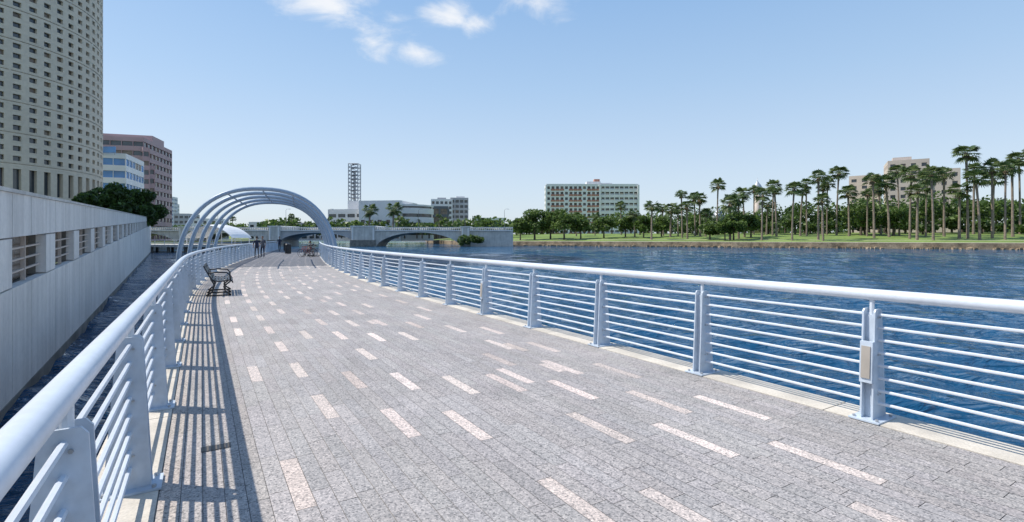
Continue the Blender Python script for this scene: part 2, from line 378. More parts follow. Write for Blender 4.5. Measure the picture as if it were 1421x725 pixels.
# ------------------------------------------------------------ people
def person(loc,rz,pose,top,bottom,hairm='hair'):
    e=empty('person',loc,rz)
    if pose=='walk':
        J=dict(pel=(0,0,.93),ch=(0,.02,1.25),nk=(0,.03,1.46),hd=(0,.05,1.56),
          sL=(-.17,.02,1.40),eL=(-.24,-.08,1.14),wL=(-.24,.04,.92),sR=(.17,.02,1.40),eR=(.24,.10,1.16),wR=(.22,.26,1.0),
          hL=(-.09,0,.88),kL=(-.10,.16,.50),aL=(-.10,.26,.10),tL=(-.10,.42,.05),hR=(.09,0,.88),kR=(.10,-.02,.48),aR=(.10,-.28,.16),tR=(.10,-.16,.04))
    elif pose=='sit':
        J=dict(pel=(0,0,.52),ch=(0,-.04,.85),nk=(0,-.02,1.06),hd=(0,.02,1.16),
          sL=(-.17,-.03,1.0),eL=(-.23,.05,.75),wL=(-.14,.28,.64),sR=(.17,-.03,1.0),eR=(.23,.05,.75),wR=(.14,.28,.64),
          hL=(-.09,.02,.50),kL=(-.11,.43,.50),aL=(-.11,.40,.09),tL=(-.11,.56,.04),hR=(.09,.02,.50),kR=(.11,.43,.50),aR=(.11,.46,.09),tR=(.11,.62,.04))
    else:
        J=dict(pel=(0,0,.94),ch=(0,0,1.26),nk=(0,.01,1.47),hd=(0,.03,1.57),
          sL=(-.18,0,1.41),eL=(-.23,-.02,1.13),wL=(-.22,.08,.88),sR=(.18,0,1.41),eR=(.25,.02,1.14),wR=(.14,.2,1.1),
          hL=(-.09,0,.89),kL=(-.10,.02,.49),aL=(-.11,0,.09),tL=(-.13,.15,.04),hR=(.09,0,.89),kR=(.11,.04,.49),aR=(.12,-.02,.09),tR=(.15,.12,.04))
    R=dict(pel=.14,ch=.145,nk=.058,hd=.055,sL=.062,sR=.062,eL=.043,eR=.043,wL=.028,wR=.028,hL=.095,hR=.095,kL=.06,kR=.06,aL=.042,aR=.042,tL=.034,tR=.034)
    E=[('pel','ch'),('ch','nk'),('nk','hd'),('ch','sL'),('sL','eL'),('eL','wL'),('ch','sR'),('sR','eR'),('eR','wR'),('pel','hL'),('hL','kL'),('kL','aL'),('aL','tL'),('pel','hR'),('hR','kR'),('kR','aR'),('aR','tR')]
    def skin(vs,es,rs,root,sub):
        me=bpy.data.meshes.new('sk'); me.from_pydata(vs,es,[]); ob=bpy.data.objects.new('sk',me); bpy.context.scene.collection.objects.link(ob)
        ob.modifiers.new('s','SKIN'); sv=me.skin_vertices[0].data
        for i,r in enumerate(rs): sv[i].radius=(r,r*.85); sv[i].use_root=(i==root)
        mo=ob.modifiers.new('u','SUBSURF'); mo.levels=sub; mo.render_levels=sub
        dg=bpy.context.evaluated_depsgraph_get(); dg.update()
        out=bpy.data.meshes.new_from_object(ob.evaluated_get(dg)); bpy.data.objects.remove(ob); return out
    names=list(J); vs=[J[k] for k in names]; es=[(names.index(a),names.index(b)) for a,b in E]
    me=skin(vs,es,[R[k] for k in names],names.index('pel'),2); me.name='body'
    me.materials.clear()
    for k in (top,bottom,'skin','shoe'): me.materials.append(M[k])
    segm={('ch','nk'):0,('pel','ch'):0,('nk','hd'):2}
    for a,b in E:
        if a[0] in 'se' and len(a)==2 and a[1] in 'LR': segm[(a,b)]=0 if a[0]=='s' else 2
        if a[0] in 'hk' and len(a)==2 and a[1] in 'LR': segm[(a,b)]=1
        if a[0]=='a': segm[(a,b)]=3
    for p in me.polygons:
        c=p.center; best=None
        for (a,b),mi in segm.items():
            A=Vector(J[a]);B=Vector(J[b]);t=max(0,min(1,(c-A).dot(B-A)/(B-A).length_squared)); dd=(c-A-(B-A)*t).length-R[a]*(1-t)-R[b]*t
            if best is None or dd<best[0]: best=(dd,mi)
        p.material_index=best[1]; p.use_smooth=True
    ob=bpy.data.objects.new('body',me); bpy.context.scene.collection.objects.link(ob); ob.parent=e
    for sd in 'LR':
        w=Vector(J['w'+sd]); d=(w-Vector(J['e'+sd])).normalized(); side=Vector((1,0,0)); side=(side-d*side.dot(d)).normalized(); nrm=d.cross(side)
        if sd=='R': thumb=side.copy()*-1
        else: thumb=side.copy()
        vs=[w-d*.01,w+d*.045]; es=[(0,1)]; rs=[.022,.030]
        for k,L in enumerate((.062,.07,.066,.052)):
            b0=w+d*.05+side*(k-1.5)*.019; i=len(vs)
            vs+= [b0,b0+d*L*.6+nrm*.008,b0+d*L+nrm*.028]; es+=[(1,i),(i,i+1),(i+1,i+2)]; rs+=[.009,.0085,.007]
        i=len(vs); b0=w+d*.02+thumb*.026; vs+=[b0,b0+d*.03+thumb*.02,b0+d*.055+thumb*.024]; es+=[(0,i),(i,i+1),(i+1,i+2)]; rs+=[.011,.010,.008]
        hm=skin([tuple(v) for v in vs],es,rs,0,1); hm.materials.clear(); hm.materials.append(M['skin'])
        for p in hm.polygons: p.use_smooth=True
        ho=bpy.data.objects.new('hand_'+sd.lower(),hm); bpy.context.scene.collection.objects.link(ho); ho.parent=e
    m=MB(); hc=Vector(J['hd'])+Vector((0,.01,.065)); nu,nv=20,14; vs=[];fs=[]
    for j in range(nv+1):
        ph=math.pi*j/nv
        for i in range(nu):
            th=2*math.pi*i/nu; x=math.sin(ph)*math.cos(th); y=math.sin(ph)*math.sin(th); z=math.cos(ph)
            jaw=1-.28*max(0,-z)**1.2; vs.append((hc.x+x*.076*jaw,hc.y+y*.095*(1-.12*max(0,-z)),hc.z+z*.118))
    for j in range(nv):
        for i in range(nu): fs.append((j*nu+i,(j+1)*nu+i,(j+1)*nu+(i+1)%nu,j*nu+(i+1)%nu))
    m.add(vs,fs,'skin')
    m.tube([hc+Vector((0,.09,.012)),hc+Vector((0,.108,-.018)),hc+Vector((0,.098,-.03))],[.007,.014,.008],'skin')
    m.tube([hc+Vector((-.022,.088,-.055)),hc+Vector((0,.096,-.055)),hc+Vector((.022,.088,-.055))],.006,'red',6)
    for q in (-1,1):
        m.tube([hc+Vector((q*.03,.078,.006)),hc+Vector((q*.03,.092,.006))],[.013,.008],'eye',8)
        m.tube([hc+Vector((q*.03,.090,.006)),hc+Vector((q*.03,.0945,.006))],.005,'hair',8)
        m.tube([hc+Vector((q*.072,-.0,-.02)),hc+Vector((q*.084,-.01,.0)),hc+Vector((q*.074,-.01,.022))],.011,'skin',6)
    vs2=[(hc.x+(v[0]-hc.x)*1.1,hc.y-.012+(v[1]-hc.y)*1.08,hc.z+.008+(v[2]-hc.z)*1.08) for v in vs]
    fs2=[f for f in fs if all(((vs[k][2]-hc.z)>.045 or ((vs[k][1]-hc.y)<-.0 and (vs[k][2]-hc.z)>-.06)) for k in f)]
    m.add(vs2,fs2,hairm); m.obj('head',True,e)
    return e
x,y,_=W(43.5,-2.0); person((x,y,0),head(46)+.2,'walk','navy','greycloth')
x,y,_=W(45.6,-1.75); person((x,y,0),head(46)+2.8,'stand','greycloth','navy')
x,y,_=W(48.4,1.85); person((x,y,0),head(48)+math.pi/2,'sit','navy','greycloth')
x,y,_=W(64,-1.6); person((x,y,0),head(60)+3,'walk','navy','greycloth')
# ------------------------------------------------------------ ramp wall (left)
WD=np.array([-.568,.823]); WN=np.array([.823,.568])
def RW_(d,off,z):
    x=-8.6-.69*(d-8.5); return (x+WN[0]*off,d+WN[1]*off,z)
ztop=lambda d: EYE+.79+.034*(d-8.5)
zot=lambda d: EYE-.01+.036*(d-9.1)
zob=lambda d: zot(d)-.90
zw=lambda d:-2.2
mb=MB()
def slab(d0,d1,f0,f1,o0,o1,m):
    mb.hexa([RW_(d0,o0,f0(d0)),RW_(d0,o1,f0(d0)),RW_(d1,o1,f0(d1)),RW_(d1,o0,f0(d1)),RW_(d0,o0,f1(d0)),RW_(d0,o1,f1(d0)),RW_(d1,o1,f1(d1)),RW_(d1,o0,f1(d1))],m)
g=.014
d=9.1-3.6*4
while d<104:
    a,b,c=d,d+2.6,d+3.6
    for (p,q) in ((a,a+1.3),(a+1.3,b),(b,c)):
        slab(p+g,q-g,zw,lambda x:zob(x)-g,-.18,0,'panel')
    slab(b+g,c-g,lambda x:zob(x)+g,lambda x:zot(x)-g,-.18,0,'panel')
    for (p,q) in ((a,a+1.3),(a+1.3,b),(b,c)):
        slab(p+g,q-g,lambda x:zot(x)+g,ztop,-.18,0,'panel')
    for k in range(1,4):
        slab(a,b,lambda x,k=k:zob(x)+k*.225-.016,lambda x,k=k:zob(x)+k*.225+.016,-.15,-.10,'tan')
    slab((a+b)/2-.02,(a+b)/2+.02,zob,zot,-.16,-.09,'tan')
    slab(a,b,lambda x:zob(x)-.01,lambda x:zot(x)+.01,-.36,-.30,'brownglass')
    slab(a,c,zw,lambda x:zob(x)-.03,-.30,-.185,'dconc')
    slab(b,c,lambda x:zob(x)-.02,lambda x:zot(x)+.02,-.30,-.185,'dconc')
    slab(a,c,lambda x:zot(x)+.03,lambda x:ztop(x)-.03,-.30,-.185,'dconc')
    slab(a,c,lambda x:ztop(x)+.003,lambda x:ztop(x)+.07,-.40,.03,'concrete')
    slab(a,c,lambda x:-2.2,lambda x:-1.28,-.17,.012,'dconc')
    d=c
mb.obj('ramp_wall')
mb=MB()
mb.hexa([(-17,7.5,0),(-10.4,9.6,0),(-14.3,15.4,0),(-25,17,0),(-17,7.5,2.95),(-10.4,9.6,2.60),(-14.3,15.4,2.75),(-25,17,3.6)],'concrete')
mb.hexa([(-17.1,7.4,2.96),(-10.3,9.5,2.62),(-14.2,15.5,2.77),(-25,17.1,3.62),(-17.1,7.4,3.04),(-10.3,9.5,2.70),(-14.2,15.5,2.86),(-25,17.1,3.72)],'grey')
mb.obj('low_annex_building')
# ------------------------------------------------------------ facades
def facade(mb,Pf,nx,nz,fw,fh,rec,mw,mg,skip=None):
    for j in range(nz):
        for i in range(nx):
            u0,u1=i/nx,(i+1)/nx; v0,v1=j/nz,(j+1)/nz
            if skip and skip(i,j): mb.quad(Pf(u0,v0,0),Pf(u1,v0,0),Pf(u1,v1,0),Pf(u0,v1,0),mw); continue
            du=(u1-u0)*(1-fw)/2; dv=(v1-v0)*(1-fh)/2
            o=[Pf(u0,v0,0),Pf(u1,v0,0),Pf(u1,v1,0),Pf(u0,v1,0)]
            n=[Pf(u0+du,v0+dv,0),Pf(u1-du,v0+dv,0),Pf(u1-du,v1-dv,0),Pf(u0+du,v1-dv,0)]
            r=[Pf(u0+du,v0+dv,rec),Pf(u1-du,v0+dv,rec),Pf(u1-du,v1-dv,rec),Pf(u0+du,v1-dv,rec)]
            vs=o+n+r; b=[]
            for k in range(4):
                k2=(k+1)%4; b.append((k,k2,4+k2,4+k)); b.append((4+k,4+k2,8+k2,8+k))
            mb.add(vs,b,mw); mb.add(r,[(0,1,2,3)],mg if random.random()>.12 else 'brownglass')
def building(name,corners,z0,z1,cell,fw,fh,rec,mw,mg,sides=(0,1,3),roof='grey',extra=None,mbx=None,skip=None,parapet=.8):
    mb=mbx or MB(); n=4
    for k in range(4):
        a=np.array(corners[k]);b=np.array(corners[(k+1)%4]); L=np.linalg.norm(b-a); dr=(b-a)/L; inn=np.array([-dr[1],dr[0]])
        def Pf(u,v,dp): q=a+(b-a)*u+inn*dp; return (q[0],q[1],z0+(z1-z0)*v)
        if k in sides: facade(mb,Pf,max(1,int(round(L/cell[0]))),max(1,int(round((z1-z0)/cell[1]))),fw,fh,rec,mw,mg,skip)
        else: mb.quad(Pf(0,0,0),Pf(1,0,0),Pf(1,1,0),Pf(0,1,0),mw)
    mb.add([(c[0],c[1],z1) for c in corners],[(0,1,2,3)],roof)
    for k in range(4):
        a=np.array(corners[k]);b=np.array(corners[(k+1)%4]); L=np.linalg.norm(b-a); dr=(b-a)/L; inn=np.array([-dr[1],dr[0]])
        q=[a+inn*.02,b+inn*.02,b+inn*.4,a+inn*.4]
        mb.hexa([(w[0],w[1],z1+.003) for w in q]+[(w[0],w[1],z1+parapet) for w in q],mw)
    if extra:
        for (u,v,w,dpt,h,m) in extra:
            A,B,D=[np.array(corners[i]) for i in (0,1,3)]; c=A+(B-A)*u+(D-A)*v; an=math.atan2(*(B-A)[::-1])
            mb.box((c[0],c[1],z1+h/2+.004),(w,dpt,h),m,an)
    return mb if mbx else mb.obj(name)
def rect(px0,px1,d,depth,skew=0.0):
    x0,x1=K(px0)*d,K(px1)*(d+skew); a=np.array([x0,d]); b=np.array([x1,d+skew]); dr=(b-a)/np.linalg.norm(b-a); inn=np.array([-dr[1],dr[0]])
    return [tuple(a),tuple(b),tuple(b+inn*depth),tuple(a+inn*depth)]
be=math.atan(-K(143)); Dc=130; Rt=22; bc=be+math.asin(Rt/Dc); C=np.array([-Dc*math.sin(bc),Dc*math.cos(bc)])
mb=MB()
def cyl(z0,z1,R=Rt):
    return lambda u,v,dp:(C[0]+(R-dp)*math.cos(2*math.pi*u),C[1]+(R-dp)*math.sin(2*math.pi*u),z0+(z1-z0)*v)
zb=Z(225,76); fl=4.8
facade(mb,cyl(zb-5.0,zb-.4,Rt),66,1,.5,.86,.6,'stone','glass'); 
facade(mb,cyl(0,zb-5.0),66,3,.5,.6,.5,'stone','glass')
facade(mb,cyl(zb-.4,zb),66,1,.02,.02,.01,'stone','stone')
for i in range(22):
    z=zb+i*fl
    for k in range(3):
        facade(mb,cyl(z+.12+k*1.56,z+.12+(k+1)*1.56),66,1,.5,.5,.4,'stone','glass')
    R2=Rt-.12
    facade(mb,cyl(z,z+.12,R2),66,1,.01,.01,.01,'stone','stone')
zt=zb+22*fl
mb.add([(C[0]+Rt*math.cos(a),C[1]+Rt*math.sin(a),zt) for a in np.linspace(0,2*math.pi,66,endpoint=False)],[tuple(range(66))],'stone')
mb.obj('round_office_tower')
mb=MB()
building('x',rect(120,200,210,34,6),0,Z(190,210),(4.2,3.9),.95,.5,.4,'pinkstone','glass',mbx=mb,extra=[(.5,.5,20,14,3.5,'pinkstone')])
building('x',rect(198,208,214,26,2),0,Z(207,214),(4.2,3.9),.95,.5,.4,'pinkstone','glass',mbx=mb)
building('x',rect(207,215,218,22,2),0,Z(232,218),(4.2,3.9),.95,.5,.4,'pinkstone','glass',mbx=mb)
mb.obj('pink_office_tower')
mb=MB()
building('x',rect(120,175,165,20,4),0,Z(214,165),(3.5,4.2),.96,.55,.3,'white','bglass',mbx=mb)
mb.box((K(148)*165.5,166,Z(214,165)+1.6),(5,.4,2),'bglass'); 
for q in (-2,2): mb.box((K(148)*165.5+q,166.3,Z(214,165)+.4),(.15,.15,.9),'steel')
mb.obj('blue_glass_office_building')
building('white_apartment_tower',rect(214,232,420,20,2),0,Z(273,420),(3,3.2),.6,.5,.4,'white','bglass')
building('white_apartment_tower',rect(229,240,440,20,2),0,Z(283,440),(3,3.2),.6,.5,.4,'white','glass')
building('office_building',rect(241,262,380,20,2),0,Z(298,380),(3,3.5),.7,.5,.4,'grey','glass')
building('office_building',rect(262,300,360,20,2),0,Z(305,360),(3,3.5),.7,.5,.4,'white','glass')
mb=MB()
building('x',rect(455,520,262,30,-6),0,Z(293,262),(5,4.5),.8,.35,.5,'white','glass',mbx=mb)
building('x',rect(498,556,255,26,-3),0,Z(281,255),(4,4.2),.5,.4,.5,'white','glass',mbx=mb,skip=lambda i,j:j>2 and i%3!=1)
for k in range(14):
    a0=math.pi/2*k/14-math.pi/2; a1=math.pi/2*(k+1)/14-math.pi/2
    cx,cy,R=K(556)*252,268,9.0+5
    p=lambda a:(cx+R*math.cos(a)*1.0,cy+R*math.sin(a))
    for j in range(4):
        h0=j*4.6;mb.quad((*p(a0),h0),(*p(a1),h0),(*p(a1),h0+2.9),(*p(a0),h0+2.9),'white'); 
        q=lambda a:(cx+(R-.5)*math.cos(a),cy+(R-.5)*math.sin(a))
        mb.quad((*q(a0),h0+2.8),(*q(a1),h0+2.8),(*q(a1),h0+4.7),(*q(a0),h0+4.7),'glass')
    mb.add([(cx,cy,18.4),(*p(a0),18.4),(*p(a1),18.4)],[(0,1,2)],'white'); mb.quad((*p(a0),17.6),(*p(a1),17.6),(*p(a1),18.4),(*p(a0),18.4),'white')
mb.obj('white_museum_building')
building('dark_pavilion',rect(574,622,300,24,2),0,Z(288,300),(5,5),.8,.7,.4,'darksteel','brownglass')
building('apartment_block',rect(598,628,340,24,2),0,Z(278,340),(3.2,3.4),.65,.55,.8,'white','glass',extra=[(.5,.5,6,5,2.5,'grey')])
building('apartment_block',rect(625,650,350,24,2),0,Z(276,350),(3.2,3.4),.75,.55,.8,'grey','glass',extra=[(.6,.5,6,5,2.5,'white')])
building('low_white_building',rect(655,700,330,20,2),0,Z(304,330),(4,3.5),.6,.45,.4,'white','glass')
building('low_white_building',rect(345,372,300,20,2),0,Z(310,300),(4,3.5),.6,.45,.4,'white','glass')
building('low_white_building',rect(375,445,330,20,2),0,Z(311,330),(4,3.5),.6,.45,.4,'tan','glass')
mb=MB(); d=270; x0,x1=K(483.5)*d,K(496.5)*d; w=x1-x0; zt=Z(227,d); zbm=8
cor=[(x0,d),(x1,d),(x1,d+w),(x0,d+w)]
for c in cor: mb.tube([(*c,zbm),(*c,zt)],.26,'steel',6)
lv=np.linspace(Z(285,d),zt,12)
for a,b in zip(lv[:-1],lv[1:]):
    for k in range(4):
        p,q=cor[k],cor[(k+1)%4]
        if k%2==0: mb.tube([(*p,a),(*q,b)],.11,'steel',4)
        else: mb.tube([(*q,a),(*p,b)],.11,'steel',4)
        mb.tube([(*p,b),(*q,b)],.16,'steel',4)
    mb.box((x0+w/2,d+w/2,b-.1),(w*.5,w*.5,.2),'darksteel')
mb.box((x0+w/2,d+w/2,(zbm+Z(290,d))/2),(w+.6,w+.6,Z(268,d)-zbm),'white')
mb.tube([(x0+w*.5,d+w/2,zbm),(x0+w*.5,d+w/2,zt-4)],.7,'steel',8)
mb.obj('lattice_tower')
mb=MB(); dh=360; c=rect(758,886,dh,18,0); ztp=Z(257,dh)
building('x',rect(758,833,dh,18),0,ztp,(3.25,3.9),.62,.5,.8,'white','hglass',mbx=mb,extra=[(.9,.5,10,8,3,'white'),(.97,.5,4,4,5,'brick')])
building('x',rect(833,886,dh+.4,18),0,ztp,(3.25,3.9),.8,.5,1.0,'white','hglass',mbx=mb,extra=[(.2,.5,8,8,2,'white')])
X0,X1=c[0][0],K(833)*dh
nb=int(round((X1-X0)/3.25)); cw=(X1-X0)/nb; nz=int(round(ztp/3.9)); ch=ztp/nz
for i in range(nb):
    for j in range(nz):
        if i%4!=0: mb.box((X0+(i+.5)*cw,dh+.0,(j+.14)*ch),(cw*.92,.3,ch*.34),'brick')
X2=K(886)*dh; nb=int(round((X2-X1)/3.25)); cw=(X2-X1)/nb
for i in range(nb):
    for j in range(nz):
        mb.box((X1+(i+.5)*cw,dh+.75,(j+.35)*ch),(cw*.8,.2,ch*.26),'grey' if (i+j)%3 else 'tan')
for px in (758.2,832.5,885.8): mb.box((K(px)*dh,dh-.3,ztp/2),(1.3,.7,ztp),'white')
mb.obj('hotel_building')
building('brick_apartment_building',rect(1232,1290,235,20,-8),1,Z(226,235),(4,3.6),.5,.45,.4,'tan','glass',extra=[(.4,.5,7,6,3,'tan')])
building('brick_apartment_building',rect(1288,1333,228,20,-6),1,Z(238,228),(4,3.6),.5,.45,.4,'tan','glass')
building('campus_building',rect(1178,1222,260,20,-8),1,Z(247,260),(4,3.6),.5,.45,.4,'tan','glass')
def minaret(px,topy,d,r):
    m=MB(); x=K(px)*d; zt=Z(topy,d)
    m.tube([(x,d,1),(x,d,zt-r*4.2)],r*.8,'tan',12)
    prof=[(0,1.0),(.4,1.05),(.5,.8),(1.0,1.15),(1.6,1.2),(2.2,.9),(2.8,.4),(3.3,.12),(4.2,.03)]
    m.tube([(x,d,zt-r*4.2+a*r) for a,b in prof],[b*r for a,b in prof],'steel',14)
    for k in range(8):
        a=math.pi/4*k; m.tube([(x+r*.85*math.cos(a),d+r*.85*math.sin(a),zt-r*6.2),(x+r*.85*math.cos(a),d+r*.85*math.sin(a),zt-r*4.2)],.2,'white',5)
    m.obj('onion_dome_minaret',True)
minaret(997,282,235,2.4); minaret(1051,247,250,1.8)
# ------------------------------------------------------------ bridge
mb=MB(); BD=176; BT=3.3+EYE; wdt=14
def bx(px): return K(px)*BD
def span(xa,xb,zspring,zcrown,mt='concrete',n=24):
    for i in range(n):
        a,b=xa+(xb-xa)*i/n,xa+(xb-xa)*(i+1)/n
        f=lambda x:zspring+(zcrown-zspring)*(1-((2*(x-xa)/(xb-xa)-1)**2))**.6 if xa<x<xb else zspring
        za,zb_=f(a),f(b)
        mb.hexa([(a,BD,za),(b,BD,zb_),(b,BD+wdt,zb_),(a,BD+wdt,za),(a,BD,BT-1.0),(b,BD,BT-1.0),(b,BD+wdt,BT-1.0),(a,BD+wdt,BT-1.0)],mt)
        mb.hexa([(a,BD-.25,za-.02),(b,BD-.25,zb_-.02),(b,BD-.003,zb_-.02),(a,BD-.003,za-.02),(a,BD-.25,za+.5),(b,BD-.25,zb_+.5),(b,BD-.003,zb_+.5),(a,BD-.003,za+.5)],mt)
def pier(pa,pb,top=BT+.5):
    a,b=bx(pa),bx(pb); mb.box(((a+b)/2,BD+wdt/2,(top-3)/2),(b-a,wdt+1.6,top+3),'concrete')
    mb.box(((a+b)/2,BD+wdt/2,top+.15),(b-a+.5,wdt+2.1,.3),'white')
    mb.box(((a+b)/2,BD-.95,(WZ+1.2)/2-.2),(b-a+.6,.3,2.2),'dconc')
    for q in (a+.5,b-.5): mb.box((q,BD-.87,top/2),(.5,.12,top-.4),'white')
span(bx(521),bx(640),WZ-.3,BT-1.5); pier(488,521); pier(640,652,BT+.3)
span(bx(390),bx(488),.6,BT-1.6,'grey'); pier(374,390)
span(bx(262),bx(374),WZ-.3,BT-1.6); pier(250,262,BT+.3); span(bx(150),bx(250),WZ-.3,BT-1.7); pier(135,150)
mb.box(((bx(652)+bx(712))/2,BD+wdt/2,(BT-1-3)/2),(bx(712)-bx(652),wdt,BT-1+3),'concrete')
xa,xb=bx(135),bx(712)
mb.box(((xa+xb)/2,BD+wdt/2,BT-.82),(xb-xa,wdt+1.0,.30),'white')
for y in (BD-.2,BD+wdt+.2):
    mb.box(((xa+xb)/2,y,BT+.28),(xb-xa,.35,.16),'white')
    x=xa
    while x<xb:
        mb.box((x,y,BT-.23),(.28,.24,.86),'concrete'); x+=.75
o=mb.obj('arch_bridge')
def lamp(x,y,z,h=7):
    m=MB(); m.tube([(0,0,0),(0,0,.8),(0,0,.8),(0,0,h)],[.16,.14,.08,.05],'darksteel',8); m.tube([(0,0,h),(.4,0,h+.4),(1.1,0,h+.4)],.04,'darksteel',6); m.box((1.3,0,h+.36),(.6,.25,.12),'steel')
    o=m.obj('street_lamp'); o.location=(x,y,z)
for px in (300,395,455,505,580,645,700): lamp(bx(px),BD+1,BT-.67)
# ------------------------------------------------------------ pier with curved white canopy
mb=MB(); PD=112
mb.box((K(270)*PD,PD,-.1),(28,14,.5),'concrete')
for i in range(8):
    for j in (-6,6): mb.tube([(K(270)*PD-12.5+i*3.6,PD+j,-4),(K(270)*PD-12.5+i*3.6,PD+j,-.3)],.3,'dconc',8)
for y in (PD-6.8,):
    for z in (.6,1.1): mb.tube([(K(270)*PD-14,y,z),(K(270)*PD+14,y,z)],.04,'paint',6)
    for i in range(15): mb.tube([(K(270)*PD-14+i*2,y,.1),(K(270)*PD-14+i*2,y,1.1)],.05,'paint',6)
mb.obj('boat_pier')
mb=MB(); xa_,xb_=K(272)*PD,K(336)*PD; ns=18
def roofp(u,v,dz): # u across 0..1, v depth 0..1
    return (xa_+(xb_-xa_)*u,PD-4+8*v,1.5+2.9*math.sin(math.pi*u)**.8*(1-.12*(2*v-1)**2)+dz)
for i in range(ns):
    for j in range(4):
        u0,u1,v0,v1=i/ns,(i+1)/ns,j/4,(j+1)/4
        mb.hexa([roofp(u0,v0,0),roofp(u1,v0,0),roofp(u1,v1,0),roofp(u0,v1,0),roofp(u0,v0,.15),roofp(u1,v0,.15),roofp(u1,v1,.15),roofp(u0,v1,.15)],'fabric')
for u in (.03,.35,.65,.97):
    for v in (.05,.95):
        a=roofp(u,v,0); mb.tube([(a[0],a[1],-3 if u>.5 else .15),a],.1,'white',6)
mb.obj('curved_dock_canopy')
# ------------------------------------------------------------ terrain & water
mb=MB(); mb.quad((-5000,-2000,-4.2),(5000,-2000,-4.2),(5000,6000,-4.2),(-5000,6000,-4.2),'ground'); mb.obj('ground')
nr=430; na=620; rr=np.concatenate([1.5*np.exp(np.arange(nr)*.0133),[700,1200,2200,4500]]); NRr=len(rr)
aa=np.linspace(0,2*np.pi,na,endpoint=False)
Rg,Ag=np.meshgrid(rr,aa,indexing='ij'); X=Rg*np.cos(Ag); Y=Rg*np.sin(Ag); H=np.zeros_like(X); spc=Rg*.0133
wr=np.random.default_rng(3)
for k in range(56):
    lam=math.exp(wr.uniform(math.log(.45),math.log(6.5))); th=math.radians(70+wr.normal()*38); kk=2*math.pi/lam
    amp=.042*(1 if lam<3 else .6)/kk; fade=np.clip((lam/spc-2.2)/2.5,0,1)
    H+=amp*fade*np.sin(kk*(X*math.cos(th)+Y*math.sin(th))+wr.uniform(0,6.28)+.6*np.sin(X*.13+k)+.6*np.sin(Y*.11+2*k))
V=np.stack([X,Y,WZ+H],-1).reshape(-1,3)
i0=(np.arange(NRr-1)[:,None]*na+np.arange(na)[None,:]); i1=(np.arange(NRr-1)[:,None]*na+(np.arange(na)[None,:]+1)%na)
Fq=np.stack([i0,i0+na,i1+na,i1],-1).reshape(-1,4)
me=bpy.data.meshes.new('river_water'); me.vertices.add(len(V)+1); V=np.vstack([V,[[0,0,WZ]]]); me.vertices.foreach_set('co',V.ravel())
tri=np.stack([np.arange(na),(np.arange(na)+1)%na,np.full(na,len(V)-1)],-1)
nl=Fq.size+tri.size; me.loops.add(nl); me.loops.foreach_set('vertex_index',np.concatenate([Fq.ravel(),tri.ravel()]).astype(np.int32))
me.polygons.add(len(Fq)+len(tri)); me.polygons.foreach_set('loop_start',np.concatenate([np.arange(len(Fq))*4,Fq.size+np.arange(len(tri))*3]).astype(np.int32))
me.update(calc_edges=True); me.validate(); me.polygons.foreach_set('use_smooth',[True]*len(me.polygons)); me.materials.append(M['water'])
wo=bpy.data.objects.new('river_water',me); bpy.context.scene.collection.objects.link(wo)
LR=[0,1,6,9,11.5,30,70,200,3000]; LZ=[.25,.32,.60,.85,.9,2.0,3.6,3.8,3.9]
def lawnz(r): return float(np.interp(r,LR,LZ))
line=[(450,-38),(300,39.8),(130,128),(64,162.4),(-3,197),(-22,214),(-34,245),(-50,300),(-90,520),(-140,640),(-500,680),(-3000,700)]
fine=[]
for (a,b) in zip(line[:-1],line[1:]):
    L=math.dist(a,b); n=max(1,int(min(L,400)/8))
    for i in range(n): fine.append((a[0]+(b[0]-a[0])*i/n+random.uniform(-.15,.15),a[1]+(b[1]-a[1])*i/n+random.uniform(-.15,.15)))
fine.append(line[-1])
nv=(.461,.888)
rings=[(0,-4,'seawall'),(0.1,.22,'path'),(.9,.30,'grass'),(6,.60,'grass'),(9,.85,'path'),(11.5,.9,'grass'),(30,2.0,'grass'),(70,3.6,'grass'),(200,3.8,'ground'),(3000,3.9,'ground')]
mb=MB()
def off(p,r,i): 
    return (p[0]+nv[0]*r,p[1]+nv[1]*r)
for i in range(len(fine)-1):
    for k in range(len(rings)-1):
        r0,z0,m0=rings[k]; r1,z1,m1=rings[k+1]
        A=off(fine[i],r0,i);B=off(fine[i+1],r0,i);C2=off(fine[i+1],r1,i);D2=off(fine[i],r1,i)
        mb.quad((*B,z0),(*A,z0),(*D2,z1),(*C2,z1),m0)
mb.obj('park_lawn')
mb=MB()
for i in range(420):
    t=random.random(); x=-3+270*t*.9; y=197-140*t*.9; r=random.uniform(.25,.75)
    v=[];
    for k in range(8):
        sx,sy,sz=((k&1)*2-1,((k>>1)&1)*2-1,((k>>2)&1)*2-1); v.append((x+sx*r*random.uniform(.5,1),y-.4+sy*r*random.uniform(.4,.8),WZ+.05+sz*r*random.uniform(.4,.8)))
    mb.add(v,[(0,1,3,2),(4,6,7,5),(0,4,5,1),(2,3,7,6),(0,2,6,4),(1,5,7,3)],'seawall')
mb.obj('shore_rocks')
mb=MB()
LL=[(-1.0+8,-12),(-8.9,8.5),(-72,100),(-84,118),(-100,185),(-130,260),(-220,520),(-420,660),(-3000,690)]
for a,b in zip(LL[:-1],LL[1:]):
    mb.quad((a[0]-.5,a[1],.2),(b[0]-.5,b[1],.2),(b[0]-3000,b[1],.2),(a[0]-3000,a[1],.2),'ground')
    mb.quad((a[0]-.5,a[1],-4),(b[0]-.5,b[1],-4),(b[0]-.5,b[1],.2),(a[0]-.5,a[1],.2),'dconc')
mb.obj('left_bank_ground')
